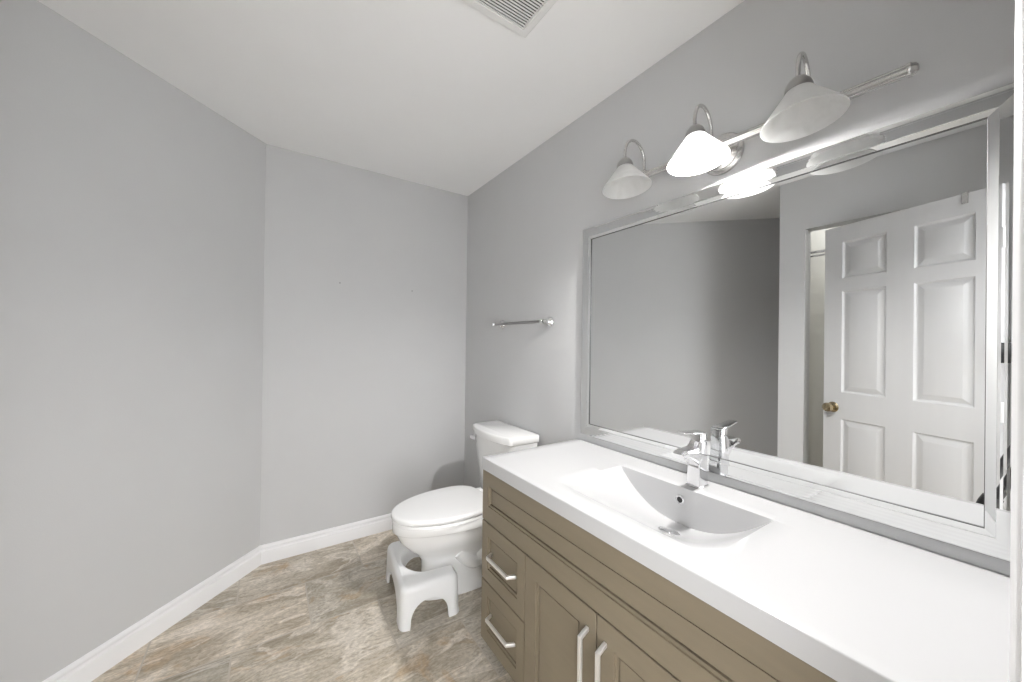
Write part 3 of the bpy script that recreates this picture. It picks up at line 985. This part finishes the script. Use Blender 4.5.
# hollow, but keep a wall round the bay
bay_out = bmesh.new()
rings(bay_out, [bay(0.095, 0.011), bay(0.15, 0.006), bay(0.175, 0.010)])
inner2 = boolean_mesh(inner, [bay_out])
bm = boolean_mesh(bm, [inner2, notch])
bmesh.ops.remove_doubles(bm, verts=bm.verts, dist=0.0002)
bmesh.ops.dissolve_degenerate(bm, edges=bm.edges, dist=0.0003)
SP = Vector((-0.615, -0.735, 0))
bmesh.ops.rotate(bm, verts=bm.verts, cent=(0, 0, 0), matrix=Matrix.Rotation(R(-7.0), 3, 'Z'))
bmesh.ops.translate(bm, verts=bm.verts, vec=SP)
st = obj('toilet_stool', bm, STOOLP, None, sharp=28, loc=SP)
tag(st, 'white plastic squatting stool with arched legs wrapped round the toilet foot', 'stool')

# ------------------------------------------------------------------ exhaust vent in the ceiling
VX1, VY1 = -0.510, -1.467
VS = 0.27
ve = thing('exhaust_vent', 'square white exhaust fan grille with fine slats on the ceiling', 'vent', (VX1 - VS / 2, VY1 - VS / 2, HC))
bm = bmesh.new()
def sq(ins, z):
    return [Vector((VX1 - ins, VY1 - ins, z)), Vector((VX1 - VS + ins, VY1 - ins, z)), Vector((VX1 - VS + ins, VY1 - VS + ins, z)), Vector((VX1 - ins, VY1 - VS + ins, z))]
rings(bm, [sq(0, HC), sq(0.0, HC - 0.006), sq(0.006, HC - 0.012), sq(0.030, HC - 0.015), sq(0.032, HC - 0.013), sq(0.032, HC)], closed=True)
obj('vent_frame', bm, VENTP, ve, sharp=25)
bm = bmesh.new()
n = 20
for i in range(n):
    y = VY1 - 0.036 - (VS - 0.072) * i / (n - 1)
    box(bm, (VX1 - VS + 0.031, y - 0.0026, HC - 0.0130), (VX1 - 0.031, y + 0.0026, HC - 0.0112))
obj('grille', bm, VENTP, ve, smooth=False)
obj('vent_shade_plate', B((VX1 - VS + 0.031, VY1 - VS + 0.031, HC - 0.0025), (VX1 - 0.031, VY1 - 0.031, HC - 0.0005)), DARK, ve, smooth=False)  # flat dark plate, paints the shade between the slats

# ------------------------------------------------------------------ picture hooks left in the back wall (two tiny screw holes)
for nm, (sx, sz), lab in (('screw', (-0.905, 1.671), 'tiny dark screw in the grey back wall, the left of two'),
                          ('screw', (-0.433, 1.661), 'tiny dark screw in the grey back wall, the right of two')):
    bm = bmesh.new()
    lathe(bm, [(0.0, 0.0), (0.0028, 0.0), (0.0034, 0.002), (0.002, 0.004), (0.0, 0.0045)], (sx, 0.0, sz), (0, -1, 0), 12)
    o = obj(nm, bm, BACKING, None, loc=(sx, 0, sz))
    tag(o, lab, 'screw', 'screws in the back wall')

# ------------------------------------------------------------------ photographer's tripod in the doorway, seen only in the mirror
TPX = -1.405
tp = thing('tripod', 'black camera tripod in the doorway reflected at the mirror edge', 'tripod', (TPX, -2.60, 0))
bm = bmesh.new()
tube(bm, [(TPX, -2.60, 1.12), (TPX, -2.60, 1.20)], 0.024)
lathe(bm, [(0.0, 0.0), (0.02, 0.0), (0.024, 0.01), (0.024, 0.03), (0.03, 0.036), (0.03, 0.046), (0.0, 0.046)], (TPX, -2.60, 1.195), (0, 0, 1), 24)
obj('tripod_head', bm, BLACKP, tp)
for ex, ey, es in ((TPX + 0.01, -2.17, 0.0), (TPX + 0.12, -2.98, 0.0), (TPX + 0.02, -3.04, 0.0)):
    a, b_ = Vector((TPX, -2.60, 1.17)), Vector((ex, ey, es))
    bm = bmesh.new()
    mid = a.lerp(b_, 0.47)
    tube(bm, [a, mid], 0.0165)
    tube(bm, [mid, b_], 0.012)
    lathe(bm, [(0.0, -0.03), (0.021, -0.03), (0.023, 0.0), (0.021, 0.03), (0.0, 0.03)], mid, b_ - a, 20)
    obj('leg', bm, BLACKP, tp)
cm = thing('camera', 'black camera on the tripod reflected at the right edge of the mirror', 'camera', (TPX - 0.005, -2.52, 1.241))
obj('camera_body', B((TPX - 0.04, -2.585, 1.2415), (TPX + 0.03, -2.445, 1.330), 0.008, 3), BLACKP, cm)
bm = bmesh.new()
lathe(bm, [(0.0, 0.0), (0.033, 0.0), (0.033, 0.025), (0.030, 0.028), (0.030, 0.045), (0.026, 0.047), (0.0, 0.040)], (TPX + 0.029, -2.525, 1.283), (1, 0, 0), 32)
obj('lens', bm, BLACKP, cm)
